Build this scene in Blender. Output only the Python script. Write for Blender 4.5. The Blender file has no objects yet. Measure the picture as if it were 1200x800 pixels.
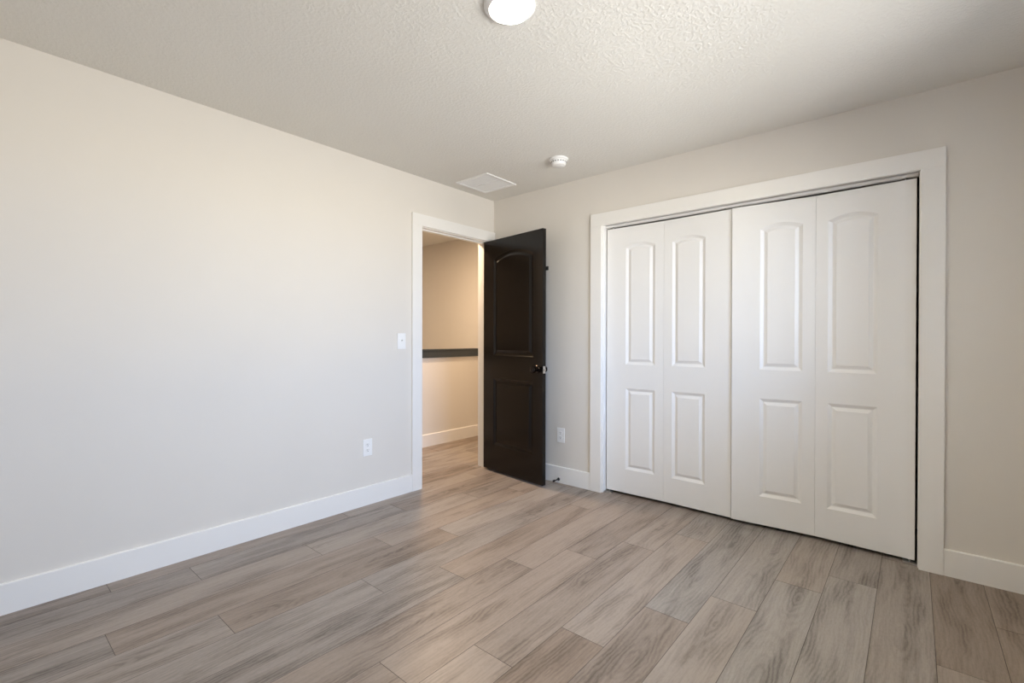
import bpy, bmesh, math, random
from mathutils import Vector, Matrix

S = bpy.context.scene
C = S.collection

# ------------------------------------------------------------------ camera
F_PX, CAM = 552.0306, Vector((2.940593, -3.195231, 1.172254))
YAW, PIT, ROL = 0.7051652, -0.0046506, 0.0021659
fw = Vector((-math.sin(YAW) * math.cos(PIT), math.cos(YAW) * math.cos(PIT), math.sin(PIT)))
r0 = Vector((math.cos(YAW), math.sin(YAW), 0))
u0 = r0.cross(fw)
rt = r0 * math.cos(ROL) + u0 * math.sin(ROL)
up = -r0 * math.sin(ROL) + u0 * math.cos(ROL)
cd = bpy.data.cameras.new('camera')
cam = bpy.data.objects.new('camera', cd)
C.objects.link(cam)
cd.sensor_width = 36
cd.lens = F_PX / 1200 * 36
cd.clip_start = 0.02
cam.matrix_world = Matrix(((rt.x, up.x, -fw.x, CAM.x), (rt.y, up.y, -fw.y, CAM.y),
                           (rt.z, up.z, -fw.z, CAM.z), (0, 0, 0, 1)))
S.camera = cam

# ------------------------------------------------------------------ light and exposure
SKY = (0.48, 0.635, 0.92)
SKY_S = 19.0
GROUND = (1.0, 1.0, 0.97)
GROUND_S = 14.8
ROOM_LAMP = 370.0         # emission of the ceiling light's lens
LAMP_COL = (1.0, 0.92, 0.69)
HALL_W = 40.0
HALL_COL = (1.0, 0.73, 0.48)
EXPOSURE = 0.05
vs = S.view_settings
vs.view_transform = 'Standard'
vs.look = 'None'
vs.exposure = EXPOSURE
vs.gamma = 1
vs.use_curve_mapping = False
S.cycles.max_bounces = 14
S.cycles.diffuse_bounces = 8
S.cycles.sample_clamp_indirect = 8
S.cycles.use_denoising = True

W = bpy.data.worlds.new('sky')
S.world = W
W.use_nodes = True
nt = W.node_tree
nt.nodes.clear()
tc = nt.nodes.new('ShaderNodeTexCoord')
sx = nt.nodes.new('ShaderNodeSeparateXYZ')
mr = nt.nodes.new('ShaderNodeMapRange')
mr.inputs[1].default_value = -0.04
mr.inputs[2].default_value = 0.04
mx = nt.nodes.new('ShaderNodeMix')
mx.data_type = 'RGBA'
mx.inputs[6].default_value = tuple(c * GROUND_S for c in GROUND) + (1,)
mx.inputs[7].default_value = tuple(c * SKY_S for c in SKY) + (1,)
bg = nt.nodes.new('ShaderNodeBackground')
wo = nt.nodes.new('ShaderNodeOutputWorld')
nt.links.new(tc.outputs['Generated'], sx.inputs[0])
nt.links.new(sx.outputs[2], mr.inputs[0])
nt.links.new(mr.outputs[0], mx.inputs[0])
nt.links.new(mx.outputs[2], bg.inputs[0])
nt.links.new(bg.outputs[0], wo.inputs[0])

# room measures (metres); the corner by the dark door is the origin,
# the left wall is x = 0, the closet wall is y = 0
H = 2.44
RX, RY = 3.54, -3.66
WIN = (-2.35, -0.62, 0.88, 2.12)   # window in the right wall: y0, y1, z0, z1
T = 0.115

def portal(loc, rot, sx_, sy_):
    p_ = bpy.data.lights.new('window_portal', 'AREA')
    p_.shape = 'RECTANGLE'
    p_.size, p_.size_y = sx_, sy_
    p_.cycles.is_portal = True
    o_ = bpy.data.objects.new('window_portal', p_)
    o_.location, o_.rotation_euler = loc, rot
    C.objects.link(o_)
# -Z of the portal looks into the room
portal((RX + T + 0.03, (WIN[0] + WIN[1]) / 2, (WIN[2] + WIN[3]) / 2), (0, math.pi / 2, 0), WIN[3] - WIN[2], WIN[1] - WIN[0])

# ------------------------------------------------------------------ materials
def srgb(r, g, b):
    f = lambda c: (c / 255 / 12.92) if c <= 10 else ((c / 255 + 0.055) / 1.055) ** 2.4
    return (f(r), f(g), f(b), 1)

def new_mat(name):
    m = bpy.data.materials.new(name)
    m.use_nodes = True
    n = m.node_tree.nodes
    n.clear()
    o = n.new('ShaderNodeOutputMaterial')
    b = n.new('ShaderNodeBsdfPrincipled')
    m.node_tree.links.new(b.outputs[0], o.inputs[0])
    return m, n, m.node_tree.links, b

def paint(name, col, rough, bump=0.0, scale=60.0, dist=0.002, mottled=0.02, knock=False, spec=0.5):
    m, n, l, b = new_mat(name)
    b.inputs['Roughness'].default_value = rough
    b.inputs['Specular IOR Level'].default_value = spec
    g = n.new('ShaderNodeNewGeometry')
    nz = n.new('ShaderNodeTexNoise')
    nz.inputs['Scale'].default_value = 3.0
    nz.inputs['Detail'].default_value = 3
    l.new(g.outputs['Position'], nz.inputs['Vector'])
    mxc = n.new('ShaderNodeMix')
    mxc.data_type = 'RGBA'
    mxc.inputs[6].default_value = tuple(c * (1 - mottled) for c in col[:3]) + (1,)
    mxc.inputs[7].default_value = tuple(min(1, c * (1 + mottled)) for c in col[:3]) + (1,)
    l.new(nz.outputs[0], mxc.inputs[0])
    l.new(mxc.outputs[2], b.inputs['Base Color'])
    if bump:
        t = n.new('ShaderNodeTexNoise')
        t.inputs['Scale'].default_value = scale
        t.inputs['Detail'].default_value = 4
        t.inputs['Roughness'].default_value = 0.55
        l.new(g.outputs['Position'], t.inputs['Vector'])
        h = t.outputs[0]
        if knock:
            r = n.new('ShaderNodeMapRange')
            r.interpolation_type = 'SMOOTHSTEP'
            r.inputs[1].default_value = 0.44
            r.inputs[2].default_value = 0.62
            l.new(h, r.inputs[0])
            h = r.outputs[0]
        bp = n.new('ShaderNodeBump')
        bp.inputs['Strength'].default_value = bump
        bp.inputs['Distance'].default_value = dist
        l.new(h, bp.inputs['Height'])
        l.new(bp.outputs[0], b.inputs['Normal'])
    return m

def metal(name, col, rough, metallic=1.0):
    m, n, l, b = new_mat(name)
    nz = n.new('ShaderNodeTexNoise')
    nz.inputs['Scale'].default_value = 40
    r = n.new('ShaderNodeMapRange')
    r.inputs[3].default_value = rough * 0.85
    r.inputs[4].default_value = rough * 1.15
    l.new(nz.outputs[0], r.inputs[0])
    l.new(r.outputs[0], b.inputs['Roughness'])
    b.inputs['Base Color'].default_value = col
    b.inputs['Metallic'].default_value = metallic
    return m

M_WALL = paint('wall_paint', srgb(223, 218, 211), 0.75, 0.12, 90, 0.001, spec=0.3)
M_CEIL = paint('ceiling_texture_paint', srgb(226, 224, 219), 0.85, 0.34, 66, 0.004, knock=True, spec=0.2)
M_TRIM = paint('white_trim_paint', srgb(238, 236, 233), 0.35, mottled=0.008)
M_DOORW = paint('white_door_paint', srgb(238, 237, 236), 0.42, 0.05, 160, 0.0006, mottled=0.008)
M_DARK = paint('espresso_door_paint', (0.0050, 0.0034, 0.0028, 1), 0.22, 0.03, 120, 0.0004, mottled=0.05, spec=0.36)
M_CAP = paint('charcoal_rail_paint', (0.036, 0.045, 0.052, 1), 0.22, mottled=0.05)
M_PLAST = paint('white_plastic', srgb(240, 240, 240), 0.3, mottled=0.005)
M_SLOT = paint('dark_slot', (0.03, 0.03, 0.03, 1), 0.6)
M_SHAD = paint('painted_shade', (0.10, 0.095, 0.09, 1), 0.8)  # dark colour painted in for shade behind louvers and in vent slots
M_BLACK = paint('black_coated_metal', (0.006, 0.006, 0.007, 1), 0.35)
M_RUB = paint('black_rubber', (0.010, 0.008, 0.009, 1), 0.7)
M_BRONZE = metal('dark_bronze', (0.035, 0.028, 0.025, 1), 0.18)
M_NICKEL = metal('bright_nickel', (0.75, 0.73, 0.70, 1), 0.18)
M_ZINC = metal('zinc_steel', (0.62, 0.62, 0.61, 1), 0.35)

def emit(name, col, s):
    m = bpy.data.materials.new(name)
    m.use_nodes = True
    n = m.node_tree.nodes
    n.clear()
    o = n.new('ShaderNodeOutputMaterial')
    e = n.new('ShaderNodeEmission')
    e.inputs[0].default_value = tuple(col) + (1,)
    e.inputs[1].default_value = s
    m.node_tree.links.new(e.outputs[0], o.inputs[0])
    return m

M_LENS = emit('lit_lens', LAMP_COL, ROOM_LAMP)

def glass_mat():
    m = bpy.data.materials.new('window_glass')
    m.use_nodes = True
    n = m.node_tree.nodes
    n.clear()
    o = n.new('ShaderNodeOutputMaterial')
    t = n.new('ShaderNodeBsdfTransparent')
    g = n.new('ShaderNodeBsdfGlossy')
    g.inputs['Roughness'].default_value = 0.02
    f = n.new('ShaderNodeFresnel')
    f.inputs[0].default_value = 1.45
    x = n.new('ShaderNodeMixShader')
    l = m.node_tree.links
    l.new(f.outputs[0], x.inputs[0])
    l.new(t.outputs[0], x.inputs[1])
    l.new(g.outputs[0], x.inputs[2])
    l.new(x.outputs[0], o.inputs[0])
    return m
M_GLASS = glass_mat()

def floor_mat():
    m, n, l, b = new_mat('oak_plank_floor')
    def node(t, **k):
        x = n.new(t)
        for a, v in k.items():
            setattr(x, a, v)
        return x
    def val(x):
        return x
    def math_(op, a, bb=None, clamp=False):
        x = node('ShaderNodeMath', operation=op, use_clamp=clamp)
        for i, v in enumerate((a, bb)):
            if v is None:
                continue
            if isinstance(v, (int, float)):
                x.inputs[i].default_value = v
            else:
                l.new(v, x.inputs[i])
        return x.outputs[0]
    def comb(x, y, z):
        c = node('ShaderNodeCombineXYZ')
        for i, v in enumerate((x, y, z)):
            if isinstance(v, (int, float)):
                c.inputs[i].default_value = v
            else:
                l.new(v, c.inputs[i])
        return c.outputs[0]
    def noise(vec, detail=2.0, rough=0.5, scale=1.0):
        x = node('ShaderNodeTexNoise')
        x.inputs['Scale'].default_value = scale
        x.inputs['Detail'].default_value = detail
        x.inputs['Roughness'].default_value = rough
        l.new(vec, x.inputs['Vector'])
        return x.outputs[0]
    at = node('ShaderNodeAttribute', attribute_name='plank_local')
    sp = node('ShaderNodeSeparateXYZ')
    l.new(at.outputs['Vector'], sp.inputs[0])
    u, v = sp.outputs[0], sp.outputs[1]
    at2 = node('ShaderNodeAttribute', attribute_name='plank_look')
    sp2 = node('ShaderNodeSeparateXYZ')
    l.new(at2.outputs['Vector'], sp2.inputs[0])
    seed, tone, grey = sp2.outputs
    s1 = math_('MULTIPLY', seed, 113.0)
    # growth rings cut lengthwise
    d = math_('MULTIPLY', math_('SUBTRACT', noise(comb(0.0, math_('MULTIPLY', v, 1.25), s1), 1.0), 0.5), 0.30)
    shift = math_('MULTIPLY', math_('SUBTRACT', noise(comb(7.0, math_('MULTIPLY', v, 1.1), math_('ADD', s1, 31.0)), 1.0), 0.5), 0.16)
    warp = math_('MULTIPLY', math_('SUBTRACT', noise(comb(math_('MULTIPLY', u, 26.0), math_('MULTIPLY', v, 9.0), s1), 3.0, 0.55), 0.5), 0.028)
    warp2 = math_('MULTIPLY', math_('SUBTRACT', noise(comb(math_('MULTIPLY', u, 70.0), math_('MULTIPLY', v, 45.0), s1), 2.0, 0.5), 0.5), 0.006)
    us = math_('ADD', u, shift)
    r = math_('SQRT', math_('ADD', math_('MULTIPLY', us, us), math_('MULTIPLY', d, d)))
    r = math_('ADD', math_('ADD', r, warp), warp2)
    ring = math_('ADD', math_('MULTIPLY', math_('SINE', math_('MULTIPLY', r, 430.0)), 0.5), 0.5)
    ring = math_('POWER', ring, 1.6)
    # broad dark smoky streaks, long pores, short flecks
    cloud = noise(comb(math_('MULTIPLY', u, 13.0), math_('MULTIPLY', v, 2.1), math_('ADD', s1, 5.0)), 2.5, 0.55)
    cl = node('ShaderNodeMapRange', interpolation_type='SMOOTHSTEP')
    cl.inputs[1].default_value = 0.42
    cl.inputs[2].default_value = 0.68
    l.new(cloud, cl.inputs[0])
    cl = cl.outputs[0]
    streak = noise(comb(math_('MULTIPLY', u, 60.0), math_('MULTIPLY', v, 1.6), math_('ADD', s1, 9.0)), 3.0, 0.6)
    pore = noise(comb(math_('MULTIPLY', u, 420.0), math_('MULTIPLY', v, 14.0), s1), 2.0, 0.6)
    fleck = noise(comb(math_('MULTIPLY', u, 160.0), math_('MULTIPLY', v, 60.0), s1), 2.0, 0.6)
    # darkness of the grain
    k = math_('MULTIPLY', ring, math_('ADD', math_('MULTIPLY', cl, 0.22), 0.09))
    k = math_('ADD', k, math_('MULTIPLY', cl, 0.30))
    k = math_('ADD', k, math_('MULTIPLY', math_('SUBTRACT', streak, 0.42), 0.62))
    k = math_('ADD', k, math_('MULTIPLY', math_('SUBTRACT', pore, 0.45), 0.50))
    k = math_('ADD', k, math_('MULTIPLY', math_('SUBTRACT', fleck, 0.5), 0.36))
    k = math_('ADD', k, tone, True)
    def mixc(f, a, c):
        x = node('ShaderNodeMix', data_type='RGBA')
        for i, w in ((0, f), (6, a), (7, c)):
            if isinstance(w, (tuple, float, int)):
                x.inputs[i].default_value = w
            else:
                l.new(w, x.inputs[i])
        return x.outputs[2]
    light = mixc(grey, FL_LIGHT_WARM, FL_LIGHT_GREY)
    dark = mixc(grey, FL_DARK_WARM, FL_DARK_GREY)
    l.new(mixc(k, light, dark), b.inputs['Base Color'])
    ro = node('ShaderNodeMapRange')
    ro.inputs[3].default_value = 0.36
    ro.inputs[4].default_value = 0.50
    l.new(k, ro.inputs[0])
    l.new(ro.outputs[0], b.inputs['Roughness'])
    b.inputs['Specular IOR Level'].default_value = 0.36
    bp = node('ShaderNodeBump')
    bp.inputs['Strength'].default_value = 0.10
    bp.inputs['Distance'].default_value = 0.0006
    bp.invert = True
    l.new(math_('ADD', pore, math_('MULTIPLY', ring, 0.3)), bp.inputs['Height'])
    l.new(bp.outputs[0], b.inputs['Normal'])
    return m
FL_LIGHT_WARM = srgb(155, 138, 124)
FL_DARK_WARM = srgb(96, 82, 71)
FL_LIGHT_GREY = srgb(164, 157, 151)
FL_DARK_GREY = srgb(92, 87, 83)
M_FLOOR = floor_mat()
M_GROOVE = paint('plank_groove', srgb(78, 68, 62), 0.7)

# ------------------------------------------------------------------ helpers
def link(name, bm, mats, parent=None, smooth=False):
    me = bpy.data.meshes.new(name)
    bmesh.ops.recalc_face_normals(bm, faces=bm.faces)
    bm.to_mesh(me)
    bm.free()
    for m in (mats if isinstance(mats, (list, tuple)) else [mats]):
        me.materials.append(m)
    if smooth:
        for p in me.polygons:
            p.use_smooth = True
        try:
            me.set_sharp_from_angle(angle=math.radians(35))
        except Exception:
            pass
    o = bpy.data.objects.new(name, me)
    C.objects.link(o)
    if parent:
        o.parent = parent
    return o

def box(bm, x0, x1, y0, y1, z0, z1, bev=0.0, mat=0):
    t = bmesh.new() if bev else bm
    vs_ = [t.verts.new((x, y, z)) for x in (x0, x1) for y in (y0, y1) for z in (z0, z1)]
    for f in ((0, 1, 3, 2), (4, 6, 7, 5), (0, 4, 5, 1), (2, 3, 7, 6), (0, 2, 6, 4), (1, 5, 7, 3)):
        t.faces.new([vs_[i] for i in f]).material_index = mat
    if bev:
        bmesh.ops.recalc_face_normals(t, faces=t.faces)
        bmesh.ops.bevel(t, geom=t.edges[:], offset=bev, segments=2, affect='EDGES', profile=0.6)
        for f in t.faces:
            f.material_index = mat
        me = bpy.data.meshes.new('tmp')
        t.to_mesh(me)
        t.free()
        bm.from_mesh(me)
        bpy.data.meshes.remove(me)

def boxes(*bs, bev=0.0):
    bm = bmesh.new()
    for b in bs:
        box(bm, *b, bev=bev)
    return bm

def lathe(bm, prof, seg=48, mtx=None):
    """revolve (radius, height) pairs about Z; mtx places the result"""
    rings = []
    mtx = mtx or Matrix()
    for r, z in prof:
        if r < 1e-6:
            rings.append([bm.verts.new(mtx @ Vector((0, 0, z)))])
        else:
            rings.append([bm.verts.new(mtx @ Vector((r * math.cos(2 * math.pi * i / seg), r * math.sin(2 * math.pi * i / seg), z))) for i in range(seg)])
    for a, b in zip(rings, rings[1:]):
        for i in range(seg):
            j = (i + 1) % seg
            if len(a) == 1 and len(b) == 1:
                continue
            if len(a) == 1:
                bm.faces.new((a[0], b[i], b[j]))
            elif len(b) == 1:
                bm.faces.new((a[i], a[j], b[0]))
            else:
                bm.faces.new((a[i], a[j], b[j], b[i]))
    for q in (rings[0], rings[-1]):
        if len(q) > 2:
            bm.faces.new(q)
    return bm

def empty(name, loc=(0, 0, 0), rotz=0.0, parent=None):
    o = bpy.data.objects.new(name, None)
    o.empty_display_size = 0.1
    o.location = loc
    o.rotation_euler = (0, 0, rotz)
    C.objects.link(o)
    if parent:
        o.parent = parent
    return o

def tag(o, label, cat, group=None):
    o['label'] = label
    o['category'] = cat
    if group:
        o['group'] = group
    return o

def struct(o, label=None, cat=None):
    o['kind'] = 'structure'
    if label:
        o['label'] = label
    if cat:
        o['category'] = cat
    return o

# ------------------------------------------------------------------ the shell
random.seed(11)
HX0, HY0, HY1 = -2.40, -3.66, 0.94        # hallway and stairwell behind the left wall
HWX = -1.10                               # near face of the landing's half wall
OP0, OP1, OPZ = -0.838, -0.075, 2.050     # doorway between its jambs
CX0, CX1, CZ = 1.133, 2.963, 2.046        # closet opening
CLY = 0.66

# floor: planks 1.215 m long laid along y, joints as in the photograph
PW, PL_, PX0 = 0.1925, 1.215, 0.123
JOINT = {0: -2.741, 1: -2.432, 2: -1.918, 3: -1.607, 4: -2.485, 5: -1.923, 6: -1.593, 7: -1.300, 8: -0.993,
         9: -0.700, 10: -0.390, 11: -1.243, 12: -0.965, 13: -0.610, 14: -0.390, 15: 0.025, 16: -0.905, 17: -0.45, 18: -1.0,
         -1: -1.35, -2: -0.55, -3: -0.95, -4: -0.25, -5: -1.15, -6: -0.65, -7: -0.1}
# darkness and greyness, own colour with some light tint painted in, of planks the photograph shows plainly: (column, plank counted from the joint)
LOOK = {(11, 2): (0.31, 0.16, 1.0), (11, 1): (0.31, 0.16, 1.0), (11, 0): (0.62, 0.16, 0.35), (10, 1): (None, 0.06, 0.8), (10, 0): (0.13, -0.02, 0.45),
        (12, 1): (0.44, 0.08, 0.95), (12, 0): (0.87, -0.06, 0.6), (9, 0): (0.71, 0.12, 0.30), (9, 1): (None, 0.0, 0.4),
        (8, 1): (None, 0.16, 0.25), (8, 0): (0.22, 0.02, 0.2), (13, 1): (None, -0.02, 0.6), (13, 0): (0.55, 0.04, 1.0),
        (14, 1): (None, 0.12, 0.7), (14, 0): (0.05, 0.04, 0.9), (15, 0): (0.93, 0.08, 0.6), (15, 1): (0.5, 0.08, 0.6), (16, 1): (None, 0.20, 0.15),
        (16, 0): (None, 0.02, 0.3), (17, 1): (None, 0.12, 0.1), (17, 0): (None, 0.12, 0.1), (7, 1): (None, -0.02, 0.2), (7, 0): (0.36, 0.14, 0.2)}
def build_floor():
    bm = bmesh.new()
    la = bm.loops.layers.float_vector.new('plank_local')
    fa = bm.faces.layers.float_vector.new('plank_look')
    g, dz = 0.0009, 0.0012
    def quad(pts, mi, look, cx):
        f = bm.faces.new([bm.verts.new(p) for p in pts])
        f.material_index = mi
        f[fa] = look
        for lp in f.loops:
            lp[la] = (lp.vert.co.x - cx, lp.vert.co.y, 0)
        return f
    for col in range(-7, 19):
        x0 = PX0 + (col - 1) * PW
        x1 = x0 + PW
        jy = JOINT.get(col, random.uniform(-1.2, 0))
        ymax = HY1 if x1 <= 0.0 else CLY
        lo = RY
        y = jy + PL_ * math.ceil((ymax - jy) / PL_)
        while y > lo:
            k = round((y - jy) / PL_)
            a, b = max(y - PL_, lo), min(y, ymax)
            xa, xb = max(x0, HWX - 0.11), min(x1, RX)
            y -= PL_
            if b - a < 0.005 or xb - xa < 0.005:
                continue
            rnd = (random.random(), random.uniform(-0.10, 0.20), min(1, max(0, 0.28 + random.uniform(-0.2, 0.3))))
            ov = LOOK.get((col, k))
            look = (ov[0] if ov and ov[0] is not None else rnd[0], ov[1] if ov else rnd[1], ov[2] if ov else rnd[2])
            cx = (x0 + x1) / 2
            A, B_, D, E_ = xa + g, xb - g, a + g, b - g
            quad([(A, D, 0), (B_, D, 0), (B_, E_, 0), (A, E_, 0)], 0, look, cx)
            quad([(xa, a, -dz), (xb, a, -dz), (B_, D, 0), (A, D, 0)], 1, look, cx)
            quad([(xb, a, -dz), (xb, b, -dz), (B_, E_, 0), (B_, D, 0)], 1, look, cx)
            quad([(xb, b, -dz), (xa, b, -dz), (A, E_, 0), (B_, E_, 0)], 1, look, cx)
            quad([(xa, b, -dz), (xa, a, -dz), (A, D, 0), (A, E_, 0)], 1, look, cx)
    # the slab under the planks
    box(bm, HWX - 0.11, 0.0, HY0, HY1, -0.10, -dz - 0.0005, mat=1)
    box(bm, 0.0, RX, RY, CLY, -0.10, -dz - 0.0005, mat=1)
    me = bpy.data.meshes.new('floor')
    bm.normal_update()
    bm.to_mesh(me)
    bm.free()
    me.materials.append(M_FLOOR)
    me.materials.append(M_GROOVE)
    o = bpy.data.objects.new('floor', me)
    C.objects.link(o)
    return struct(o, 'grey brown oak plank floor running from the room into the hallway', 'floor')
build_floor()

struct(link('ceiling', boxes((HX0 - 0.1, RX + T, RY - T, HY1 + 0.1, H, H + 0.1)), M_CEIL), 'pale ceiling with a knockdown texture', 'ceiling')
# left wall with the doorway
struct(link('wall_left', boxes((-T, 0, RY, OP0 - 0.02, 0, H), (-T, 0, OP0 - 0.02, OP1 + 0.02, OPZ + 0.02, H), (-T, 0, OP1 + 0.02, 0, 0, H)), M_WALL),
       'greige wall with the entry doorway', 'wall')
# closet wall
struct(link('wall_back', boxes((-T, CX0 - 0.02, 0, T, 0, H), (CX0 - 0.02, CX1 + 0.02, 0, T, CZ + 0.02, H), (CX1 + 0.02, RX + T, 0, T, 0, H)), M_WALL),
       'greige wall with the wide closet opening', 'wall')
struct(link('wall_closet', boxes((CX0 - 0.25, CX1 + 0.25, CLY, CLY + 0.1, -0.1, H), (CX0 - 0.35, CX0 - 0.25, T, CLY + 0.1, -0.001, H), (CX1 + 0.25, RX + T, T, CLY + 0.1, -0.001, H)), M_WALL),
       'inside walls of the closet', 'wall')
y0, y1, z0, z1 = WIN
struct(link('wall_right', boxes((RX, RX + T, RY, y0, -0.1, H), (RX, RX + T, y1, 0, -0.1, H), (RX, RX + T, y0, y1, -0.1, z0), (RX, RX + T, y0, y1, z1, H)), M_WALL),
       'greige wall to the right of the viewer, with a window', 'wall')
struct(link('wall_front', boxes((-T, RX + T, RY - T, RY, -0.1, H)), M_WALL), 'greige wall behind the viewer', 'wall')
# hallway
struct(link('wall_hall', boxes((HX0 - 0.1, -T, HY1, HY1 + 0.1, -1.4, H)), M_WALL), 'wall at the end of the hallway, above the half wall', 'wall')
struct(link('wall_landing', boxes((HWX - 0.11, HWX, HY0, HY1, -1.4, 0.972)), M_WALL), 'half wall along the hallway landing', 'wall')
struct(link('wall_stairwell', boxes((HX0 - 0.1, HX0, HY0, HY1, -1.4, H)), M_WALL), 'far wall of the stairwell', 'wall')
struct(link('wall_hall_front', boxes((HX0 - 0.1, -T, HY0 - 0.1, HY0, -1.4, H)), M_WALL), 'near end wall of the hallway', 'wall')
struct(link('wall_hall_back', boxes((-T, 0, T, HY1 + 0.1, 0, H)), M_WALL), 'hallway wall beside the closet', 'wall')
struct(link('floor_stairwell', boxes((HX0, HWX - 0.11, HY0, HY1, -1.5, -1.4)), M_WALL), 'lower floor of the stairwell', 'floor')

# the window beside the viewer
def window(name, loc, rotz, w, h, label):
    """local +x points out through the wall"""
    root = struct(empty(name, loc, rotz), label, 'window')
    bm = bmesh.new()
    hw, fr = w / 2, 0.045
    for b in ((-hw, -hw + fr, 0, h), (hw - fr, hw, 0, h), (-hw + fr, hw - fr, 0, fr), (-hw + fr, hw - fr, h - fr, h), (-fr / 2, fr / 2, fr, h - fr)):
        box(bm, 0.05, 0.10, b[0], b[1], b[2], b[3], bev=0.003)
    link('window_frame', bm, M_PLAST, root)
    link('pane', boxes((0.072, 0.076, -hw + fr, hw - fr, fr, h - fr)), M_GLASS, root)
    link('window_sill', boxes((-0.02, 0.05, -hw, hw, -0.018, 0.0), bev=0.002), M_TRIM, root)
window('window_1', (RX, (WIN[0] + WIN[1]) / 2, WIN[2]), 0, WIN[1] - WIN[0], WIN[3] - WIN[2], 'white framed window in the right wall')

# ------------------------------------------------------------------ baseboards
BH, BT = 0.132, 0.014
def baseboard(name, axis, a, b, at, side, label):
    """a board along the axis from a to b, its back at 'at', its face towards 'side' (+1 / -1)"""
    prof = [(0, 0), (BT, 0), (BT, BH - 0.004), (BT - 0.004, BH), (0, BH)]
    bm = bmesh.new()
    ends = []
    for q in (a, b):
        ends.append([bm.verts.new((at + side * p, q, z) if axis == 'y' else (q, at + side * p, z)) for p, z in prof])
    for i in range(5):
        j = (i + 1) % 5
        bm.faces.new((ends[0][i], ends[0][j], ends[1][j], ends[1][i]))
    bm.faces.new(ends[0])
    bm.faces.new(ends[1])
    return struct(link(name, bm, M_TRIM), label, 'baseboard')
CW, CT = 0.093, 0.018      # casing boards
baseboard('baseboard_left', 'y', RY, OP0 - 0.006 - CW, 0, 1, 'white baseboard along the bare left wall')
baseboard('baseboard_back', 'x', BT, CX0 - 0.006 - CW, 0, -1, 'short white baseboard between the dark door and the closet')
baseboard('baseboard_closet', 'x', CX1 + 0.006 + CW, RX - BT, 0, -1, 'white baseboard to the right of the closet')
baseboard('baseboard_right', 'y', RY, -BT, RX, -1, 'white baseboard under the window')
baseboard('baseboard_landing', 'y', HY0, HY1, HWX, 1, 'white baseboard of the half wall in the hallway')
baseboard('baseboard_hall', 'x', HWX + BT, -T, HY1, -1, 'white baseboard at the end of the hallway')

# ------------------------------------------------------------------ door frames
tr = struct(empty('trim_1', (0, OP0, 0)), 'white frame around the entry doorway', 'door frame')
def rel(bm, o):
    bmesh.ops.translate(bm, verts=bm.verts, vec=-Vector(o))
    return bm
o1 = (0, OP0, 0)
rv = 0.006
for x0_, x1_ in ((0.0, CT), (-T - CT, -T)):
    link('casing', rel(boxes((x0_, x1_, OP0 - rv - CW, OP0 - rv, 0, OPZ + rv), bev=0.0015), o1), M_TRIM, tr)
    right_end = -0.001 if x0_ == 0.0 else OP1 + rv + CW
    link('casing', rel(boxes((x0_, x1_, OP1 + rv, right_end, 0, OPZ + rv), bev=0.0015), o1), M_TRIM, tr)
    link('casing', rel(boxes((x0_, x1_, OP0 - rv - CW, right_end, OPZ + rv, OPZ + rv + CW - 0.002), bev=0.0015), o1), M_TRIM, tr)
link('jamb', rel(boxes((-T, 0, OP0 - 0.02, OP0, 0, OPZ), bev=0.001), o1), M_TRIM, tr)
link('jamb', rel(boxes((-T, 0, OP1, OP1 + 0.02, 0, OPZ), bev=0.001), o1), M_TRIM, tr)
link('jamb', rel(boxes((-T, 0, OP0 - 0.02, OP1 + 0.02, OPZ, OPZ + 0.02), bev=0.001), o1), M_TRIM, tr)
link('door_stop_strip', rel(boxes((-0.075, -0.038, OP0, OP0 + 0.011, 0, OPZ), bev=0.002), o1), M_TRIM, tr)
link('door_stop_strip', rel(boxes((-0.075, -0.038, OP1 - 0.011, OP1, 0, OPZ), bev=0.002), o1), M_TRIM, tr)
link('door_stop_strip', rel(boxes((-0.075, -0.038, OP0 + 0.011, OP1 - 0.011, OPZ - 0.011, OPZ), bev=0.002), o1), M_TRIM, tr)

tr = struct(empty('trim_2', (CX0, 0, 0)), 'white frame around the closet opening', 'closet frame')
o2 = (CX0, 0, 0)
link('casing', rel(boxes((CX0 - rv - CW, CX0 - rv, -CT, 0, 0, CZ - rv), bev=0.0015), o2), M_TRIM, tr)
link('casing', rel(boxes((CX1 + rv - 0.002, CX1 + rv + CW, -CT, 0, 0, CZ - rv), bev=0.0015), o2), M_TRIM, tr)
link('casing', rel(boxes((CX0 - rv - CW, CX1 + rv + CW, -CT, 0, CZ - rv, CZ - rv + CW + 0.003), bev=0.0015), o2), M_TRIM, tr)
link('jamb', rel(boxes((CX0 - 0.02, CX0, 0, T, 0, CZ), bev=0.001), o2), M_TRIM, tr)
link('jamb', rel(boxes((CX1, CX1 + 0.02, 0, T, 0, CZ), bev=0.001), o2), M_TRIM, tr)
link('jamb', rel(boxes((CX0 - 0.02, CX1 + 0.02, 0, T, CZ, CZ + 0.02), bev=0.001), o2), M_TRIM, tr)
bm = boxes((CX0 + 0.002, CX1 - 0.002, 0.040, 0.043, CZ - 0.018, CZ), (CX0 + 0.002, CX1 - 0.002, 0.066, 0.069, CZ - 0.018, CZ),
           (CX0 + 0.002, CX1 - 0.002, 0.040, 0.069, CZ - 0.003, CZ))
link('track', rel(bm, o2), M_TRIM, tr)['label'] = 'white metal track the folding doors slide in'

# half wall cap in the hallway
cap = struct(empty('trim_3', (HWX, HY0, 0.972)), 'charcoal cap rail on top of the hallway half wall', 'cap rail')
link('cap_board', boxes((-0.135, 0.025, 0.002, HY1 - HY0 - 0.001, 0.0705, 0.0895), bev=0.003), M_CAP, cap)
link('apron', boxes((0.0005, 0.018, 0.002, HY1 - HY0 - 0.001, -0.004, 0.070), bev=0.002), M_CAP, cap)
link('core', boxes((-0.109, -0.001, 0.002, HY1 - HY0 - 0.001, 0.0005, 0.070)), M_CAP, cap)

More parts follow.
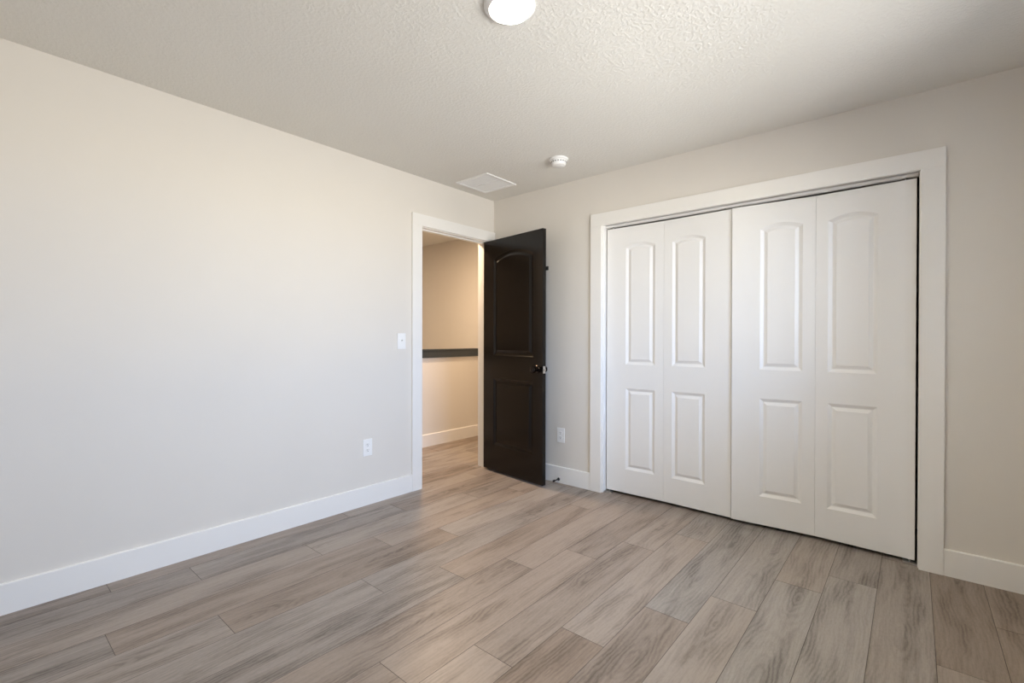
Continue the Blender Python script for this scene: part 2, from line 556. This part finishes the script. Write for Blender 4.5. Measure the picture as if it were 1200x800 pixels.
# ------------------------------------------------------------------ moulded panel doors
def arc_outline(x0, x1, z0, z1, rise, i, n=18):
    """panel outline inset by i: a rectangle whose top is an arc (rise > 0) between z1 and z1 + rise"""
    a, b, c = x0 + i, x1 - i, z0 + i
    pts = [(a, c), (b, c)]
    if rise <= 0:
        return pts + [(b, z1 - i), (a, z1 - i)]
    w = (x1 - x0) / 2
    R = (w * w + rise * rise) / (2 * rise)
    cx, cz = (x0 + x1) / 2, z1 + rise - R
    rr = R - i
    for k in range(n + 1):
        x = b + (a - b) * k / n
        pts.append((x, cz + math.sqrt(max(1e-9, rr * rr - (x - cx) ** 2))))
    return pts

def slab_with_panels(w, z0, z1, t, panels, n=18):
    """door slab: front face at y=0 (facing -y), panel openings cut in the front and the back"""
    bm = bmesh.new()
    def quad(pts, y):
        bm.faces.new([bm.verts.new((x, y, z)) for x, z in pts])
    lo = sorted(panels, key=lambda p: p[2])
    for y in (0.0, t):
        px0, px1 = lo[0][0], lo[0][1]
        quad([(0, z0), (px0, z0), (px0, z1), (0, z1)], y)
        quad([(px1, z0), (w, z0), (w, z1), (px1, z1)], y)
        quad([(px0, z0), (px1, z0), (px1, lo[0][2]), (px0, lo[0][2])], y)
        for k, p in enumerate(lo):
            nxt = lo[k + 1][2] if k + 1 < len(lo) else z1
            o = arc_outline(*p, 0.0, n)
            top = o[2:]
            for (xa, za), (xb, zb) in zip(top, top[1:]):
                quad([(xa, za), (xb, zb), (xb, nxt), (xa, nxt)], y)
    for a, b in (((0, z0), (w, z0)), ((w, z0), (w, z1)), ((w, z1), (0, z1)), ((0, z1), (0, z0))):
        bm.faces.new([bm.verts.new(v) for v in ((a[0], 0, a[1]), (b[0], 0, b[1]), (b[0], t, b[1]), (a[0], t, a[1]))])
    bmesh.ops.remove_doubles(bm, verts=bm.verts, dist=1e-5)
    return bm

def moulded_panel(p, t, prof, n=18):
    """moulding ring and raised field inside one opening, on both faces; prof = (inset, depth) pairs"""
    bm = bmesh.new()
    for front in (True, False):
        rings = []
        for i, dpt in prof:
            y = dpt if front else t - dpt
            rings.append([bm.verts.new((x, y, z)) for x, z in arc_outline(*p, i, n)])
        for a, b in zip(rings, rings[1:]):
            m = len(a)
            for k in range(m):
                bm.faces.new((a[k], a[(k + 1) % m], b[(k + 1) % m], b[k]))
        bm.faces.new(rings[-1])
    bmesh.ops.remove_doubles(bm, verts=bm.verts, dist=1e-6)
    return bm

def set_normals(o):
    """front faces look to -y, back faces to +y"""
    me = o.data
    b = bmesh.new()
    b.from_mesh(me)
    t = max(v.co.y for v in b.verts)
    for f in b.faces:
        f.normal_update()
        c = f.calc_center_median()
        if abs(f.normal.y) > 0.2 and (f.normal.y > 0) != (c.y > t / 2):
            f.normal_flip()
    b.to_mesh(me)
    b.free()

PROF_W = [(0.0, 0.0), (0.003, 0.0020), (0.017, 0.0100), (0.022, 0.0105), (0.037, 0.0035), (0.039, 0.0015), (0.041, 0.0012)]
PROF_D = [(0.0, 0.0), (0.004, 0.0030), (0.020, 0.0110), (0.026, 0.0115), (0.044, 0.0040), (0.047, 0.0018), (0.049, 0.0015)]

def panelled(name, w, z0, z1, t, panels, prof, mat, parent, loc=(0, 0, 0), rotz=0.0):
    o = link(name, slab_with_panels(w, z0, z1, t, panels), mat, parent)
    o.location = loc
    o.rotation_euler = (0, 0, rotz)
    set_normals(o)
    for p in panels:
        q = link('panel', moulded_panel(p, t, prof), mat, o)
        set_normals(q)
    return o

# the dark entry door, swung open into the room
HF, FF = Vector((-0.018, -0.114)), Vector((0.722, -0.216))
DL = (FF - HF).length
ang = math.atan2(FF.y - HF.y, FF.x - HF.x)
d1 = struct(empty('door_1', (HF.x, HF.y, 0), ang), 'dark espresso two panel door standing open against the corner', 'door')
DT = 0.035
leaf = panelled('door_leaf', DL, 0.017, 2.047, DT,
                [(0.138, 0.637, 0.240, 0.830, 0.0), (0.138, 0.637, 1.031, 1.872, 0.058)], PROF_D, M_DARK, d1)
KX, KZ = DL - 0.062, 0.932
for s in (-1, 1):
    base = 0.0 if s < 0 else DT
    mt = Matrix.Translation((KX, base, KZ)) @ Matrix.Rotation(math.radians(90) * (1 if s < 0 else -1), 4, 'X')
    kb = link('knob', lathe(bmesh.new(), [(0, 0.0002), (0.032, 0.0002), (0.032, 0.004), (0.027, 0.009), (0.014, 0.011), (0.012, 0.026), (0.017, 0.033), (0.025, 0.039), (0.0275, 0.048), (0.026, 0.057), (0.018, 0.063), (0, 0.065)], 40, mt), M_BRONZE, d1, True)
    kb['label'] = 'dark bronze round knob'
lt = link('latch_plate', boxes((DL - 0.0005, DL + 0.0016, DT / 2 - 0.0127, DT / 2 + 0.0127, KZ - 0.0285, KZ + 0.0285), bev=0.0005), M_NICKEL, d1)
lt['label'] = 'bright nickel latch plate'
bm = bmesh.new()
box(bm, DL + 0.0016, DL + 0.012, DT / 2 - 0.006, DT / 2 + 0.006, KZ - 0.008, KZ + 0.008, bev=0.002)
link('latch_bolt', bm, M_NICKEL, lt)
# coat hook on the far side of the door
bm = boxes((DL - 0.060, DL - 0.028, DT + 0.0002, DT + 0.006, 1.715, 1.775), bev=0.0015)
ck = link('coat_hook', bm, M_BLACK, d1)
ck['label'] = 'small black coat hook showing past the door edge'
bm = bmesh.new()
box(bm, DL - 0.050, DL - 0.038, DT + 0.006, DT + 0.046, 1.735, 1.747, bev=0.002)
box(bm, DL - 0.058, DL - 0.026, DT + 0.044, DT + 0.058, 1.728, 1.760, bev=0.004)
link('hook_arm', bm, M_BLACK, ck)
for z in (0.20, 1.03, 1.86):
    bm = bmesh.new()
    lathe(bm, [(0, z - 0.045), (0.0062, z - 0.044), (0.0062, z + 0.044), (0, z + 0.045)], 16, Matrix.Translation((-0.007, DT + 0.004, 0)))
    box(bm, -0.0012, -0.0002, 0.004, DT, z - 0.044, z + 0.044)
    link('hinge', bm, M_BLACK, d1)

# the two pairs of white folding closet doors
def bifold(name, label, A, M_, B, mirror):
    A, M_, B = Vector(A), Vector(M_), Vector(B)
    root = struct(empty(name, (A.x, A.y, 0)), label, 'closet door')
    z0, z1, t = 0.021, 2.016, 0.032
    for k, (a, b) in enumerate(((A, M_), (M_, B))):
        d = b - a
        w = d.length - 0.0005
        an = math.atan2(d.y, d.x)
        px = (w - 0.065 - 0.226, w - 0.065) if k == 0 else (0.061, 0.061 + 0.228)
        loc = a + d.normalized() * (0.0 if k == 0 else 0.0005) - A
        lf = panelled('door_leaf', w, z0, z1, t,
                 [(px[0], px[1], 0.198, 0.807, 0.0), (px[0], px[1], 0.986, 1.860, 0.028)], PROF_W, M_DOORW, root, (loc.x, loc.y, 0), an)
        # pivot pin and roller at the top
        q = 0.045 if k == 0 else w - 0.045
        pin = link('pivot_pin', lathe(bmesh.new(), [(0, z1 - 0.001), (0.005, z1 - 0.001), (0.005, z1 + 0.026), (0, z1 + 0.027)], 14, Matrix.Translation((q, t / 2, 0))), M_ZINC, lf, True)
        pin['label'] = 'bright metal pivot pin'
    # bottom bracket at the jamb side
    e, s = (A, 1) if not mirror else (B, -1)
    jx = CX0 if not mirror else CX1
    c = Vector((jx, 0.010)) - A
    bm = bmesh.new()
    xs = sorted((c.x + s * 0.0015, c.x + s * 0.06))
    box(bm, xs[0], xs[1], 0.026 - A.y, 0.075 - A.y, 0.0003, 0.010)
    ys = sorted((c.x + s * 0.0005, c.x + s * 0.0030))
    box(bm, ys[0], ys[1], 0.020 - A.y, 0.072 - A.y, 0.0003, 0.010)
    lathe(bm, [(0, 0.010), (0.005, 0.010), (0.005, 0.0205), (0, 0.0205)], 14, Matrix.Translation(((xs[0] + xs[1]) / 2, 0.060 - A.y, 0)))
    fb = link('floor_bracket', bm, M_ZINC, root)
    fb['label'] = 'bare metal pivot bracket on the floor'
bifold('door_2', 'left pair of white folding closet doors, beside the dark door', (1.1435, 0.047), (1.590, 0.057), (2.0465, 0.043), False)
bifold('door_3', 'right pair of white folding closet doors, slightly ajar', (2.053, 0.030), (2.5045, 0.064), (2.952, 0.043), True)

# ------------------------------------------------------------------ ceiling fittings
def ceiling_light(loc, label):
    root = tag(empty('ceiling_light', loc), label, 'ceiling light')
    link('trim_ring', lathe(bmesh.new(), [(0.072, -0.0145), (0.078, -0.0185), (0.090, -0.014), (0.0975, -0.006), (0.098, -0.0004), (0.060, -0.0004)], 64), M_PLAST, root, True)
    # the ring's flat back closes it; the lens bulges out of it
    link('lens', lathe(bmesh.new(), [(0, -0.0215), (0.030, -0.0208), (0.055, -0.0185), (0.0715, -0.0150), (0.0715, -0.0100), (0, -0.0100)], 64), M_LENS, root, True)['label'] = 'glowing round lens'
    return root
ceiling_light((1.766, -1.834, H), 'round flush ceiling light switched on in the middle of the ceiling')

sd = tag(empty('smoke_detector', (1.04, -0.460, H)), 'round white smoke detector on the ceiling in front of the closet', 'smoke detector')
link('base_plate', lathe(bmesh.new(), [(0, -0.0004), (0.064, -0.0004), (0.066, -0.004), (0.066, -0.011), (0.062, -0.015), (0, -0.015)], 56), M_PLAST, sd, True)
bm = lathe(bmesh.new(), [(0, -0.015), (0.054, -0.015), (0.055, -0.018), (0.052, -0.034), (0.047, -0.047), (0.040, -0.0515), (0, -0.053)], 56)
body = link('housing', bm, M_PLAST, sd, True)
bm = bmesh.new()
for k in range(18):
    a = 2 * math.pi * k / 18
    t = bmesh.new()
    box(t, 0.0520, 0.0545, -0.0055, 0.0055, -0.030, -0.025)
    bmesh.ops.rotate(t, verts=t.verts, cent=(0, 0, 0), matrix=Matrix.Rotation(a, 3, 'Z'))
    me = bpy.data.meshes.new('tmp')
    t.to_mesh(me)
    t.free()
    bm.from_mesh(me)
    bpy.data.meshes.remove(me)
link('vent_slots', bm, M_SHAD, body)
link('test_button', lathe(bmesh.new(), [(0, -0.0535), (0.013, -0.0532), (0.014, -0.0505), (0, -0.0505)], 28, Matrix.Translation((0.016, 0.010, 0.0))), M_PLAST, sd, True)

VC, VH = (0.295, -0.416), 0.175
vent = tag(empty('air_vent', (VC[0], VC[1], H)), 'square white return air grille in the ceiling by the corner', 'vent')
bm = bmesh.new()
for b in ((-VH, VH, -VH, -VH + 0.024), (-VH, VH, VH - 0.024, VH), (-VH, -VH + 0.024, -VH + 0.024, VH - 0.024), (VH - 0.024, VH, -VH + 0.024, VH - 0.024)):
    box(bm, b[0], b[1], b[2], b[3], -0.0095, -0.0003, bev=0.0035)
link('frame', bm, M_PLAST, vent)
link('divider', boxes((-VH + 0.024, VH - 0.024, -0.006, 0.006, -0.0065, -0.0015), bev=0.001), M_PLAST, vent)
link('backing', boxes((-VH + 0.022, VH - 0.022, -VH + 0.022, VH - 0.022, -0.0012, -0.0004)), M_SHAD, vent)
for ya, yb in ((-VH + 0.024, -0.006), (0.006, VH - 0.024)):
    bm = bmesh.new()
    n_sl = 26
    pit = (2 * VH - 0.048) / n_sl
    for k in range(n_sl):
        x = -VH + 0.024 + pit * (k + 0.5)
        w_ = pit * 0.33
        v = [bm.verts.new(q) for q in ((x - w_, ya, -0.0055), (x - w_, yb, -0.0055), (x + w_, yb, -0.0020), (x + w_, ya, -0.0020),
                                       (x - w_, ya, -0.0048), (x - w_, yb, -0.0048), (x + w_, yb, -0.0013), (x + w_, ya, -0.0013))]
        for f in ((0, 1, 2, 3), (7, 6, 5, 4), (0, 3, 7, 4), (1, 5, 6, 2), (0, 4, 5, 1), (3, 2, 6, 7)):
            bm.faces.new([v[i] for i in f])
    link('louvers', bm, M_PLAST, vent)

# ------------------------------------------------------------------ wall fittings
def place(name, loc, rotz, label, cat):
    return tag(empty(name, loc, rotz), label, cat)
def plate(parent, w=0.074, h=0.118):
    return link('cover_plate', boxes((-w / 2, w / 2, -0.006, -0.0003, -h / 2, h / 2), bev=0.0022), M_PLAST, parent)
def screw(parent, z):
    m = Matrix.Translation((0, -0.0058, z)) @ Matrix.Rotation(math.radians(90), 4, 'X')
    link('screw', lathe(bmesh.new(), [(0, 0), (0.0034, 0), (0.0030, 0.0012), (0, 0.0014)], 14, m), M_PLAST, parent, True)
def outlet(loc, rotz, label):
    r = place('outlet', loc, rotz, label, 'outlet')
    plate(r)
    screw(r, 0.0)
    for z in (-0.0195, 0.0195):
        bm = bmesh.new()
        pts = []
        for k in range(40):
            a = 2 * math.pi * k / 40
            pts.append((0.0172 * math.cos(a), max(-0.0135, min(0.0135, 0.0172 * math.sin(a)))))
        f0 = [bm.verts.new((x, -0.0055, z + q)) for x, q in pts]
        f1 = [bm.verts.new((x * 0.96, -0.0078, z + q * 0.96)) for x, q in pts]
        for k in range(40):
            bm.faces.new((f0[k], f0[(k + 1) % 40], f1[(k + 1) % 40], f1[k]))
        bm.faces.new(f1)
        bm.faces.new(f0)
        rc = link('receptacle', bm, M_PLAST, r)
        bm = boxes((-0.0075, -0.0050, -0.0082, -0.0076, z - 0.0005, z + 0.0080), (0.0050, 0.0070, -0.0082, -0.0076, z + 0.0005, z + 0.0075))
        lathe(bm, [(0, 0), (0.0028, 0), (0.0028, 0.0006), (0, 0.0006)], 14, Matrix.Translation((0, -0.0076, z - 0.0072)) @ Matrix.Rotation(math.radians(90), 4, 'X'))
        link('slots', bm, M_SLOT, rc)
    return r
# local -y is the way a plate faces; on the left wall it must face +x
outlet((0.0, -1.320, 0.405), math.radians(90), 'white outlet low on the bare left wall, left of the doorway')
outlet((0.750, 0.0, 0.389), 0.0, 'white outlet between the dark door and the closet')
sw = place('light_switch', (0.0, -1.030, 1.157), math.radians(90), 'white toggle light switch on the wall left of the doorway', 'light switch')
plate(sw)
screw(sw, 0.030)
screw(sw, -0.030)
bm = boxes((-0.0055, 0.0055, -0.0068, -0.0058, -0.0125, 0.0125), bev=0.0003)
link('toggle_collar', bm, M_PLAST, sw)
bm = bmesh.new()
box(bm, -0.0036, 0.0036, -0.017, 0.0, -0.005, 0.005, bev=0.0015)
bmesh.ops.rotate(bm, verts=bm.verts, cent=(0, 0, 0), matrix=Matrix.Rotation(math.radians(-28), 3, 'X'))
bmesh.ops.translate(bm, verts=bm.verts, vec=(0, -0.0062, 0.002))
link('toggle', bm, M_PLAST, sw)

# door stop screwed to the baseboard behind the dark door
ds = tag(empty('door_stop', (0.738, -BT, 0.030)), 'small black door stop on the baseboard beside the dark door', 'door stop')
mt = Matrix.Rotation(math.radians(90), 4, 'X')
link('flange', lathe(bmesh.new(), [(0, 0.0002), (0.0125, 0.0002), (0.0125, 0.003), (0.007, 0.009), (0, 0.010)], 28, mt), M_BLACK, ds, True)
bm = lathe(bmesh.new(), [(0, 0.008), (0.0042, 0.008), (0.0042, 0.060), (0, 0.060)], 20, mt)
link('rod', bm, M_BLACK, ds, True)
link('rubber_tip', lathe(bmesh.new(), [(0, 0.058), (0.0075, 0.058), (0.0085, 0.063), (0.0085, 0.074), (0.006, 0.079), (0, 0.080)], 24, mt), M_RUB, ds, True)

# ------------------------------------------------------------------ the hallway's lamp
hl = bpy.data.lights.new('hall_lamp', 'AREA')
hl.shape = 'DISK'
hl.size = 0.16
hl.energy = HALL_W
hl.color = HALL_COL
ho = bpy.data.objects.new('hall_lamp', hl)
ho.location = (-0.62, -0.30, H - 0.03)
C.objects.link(ho)
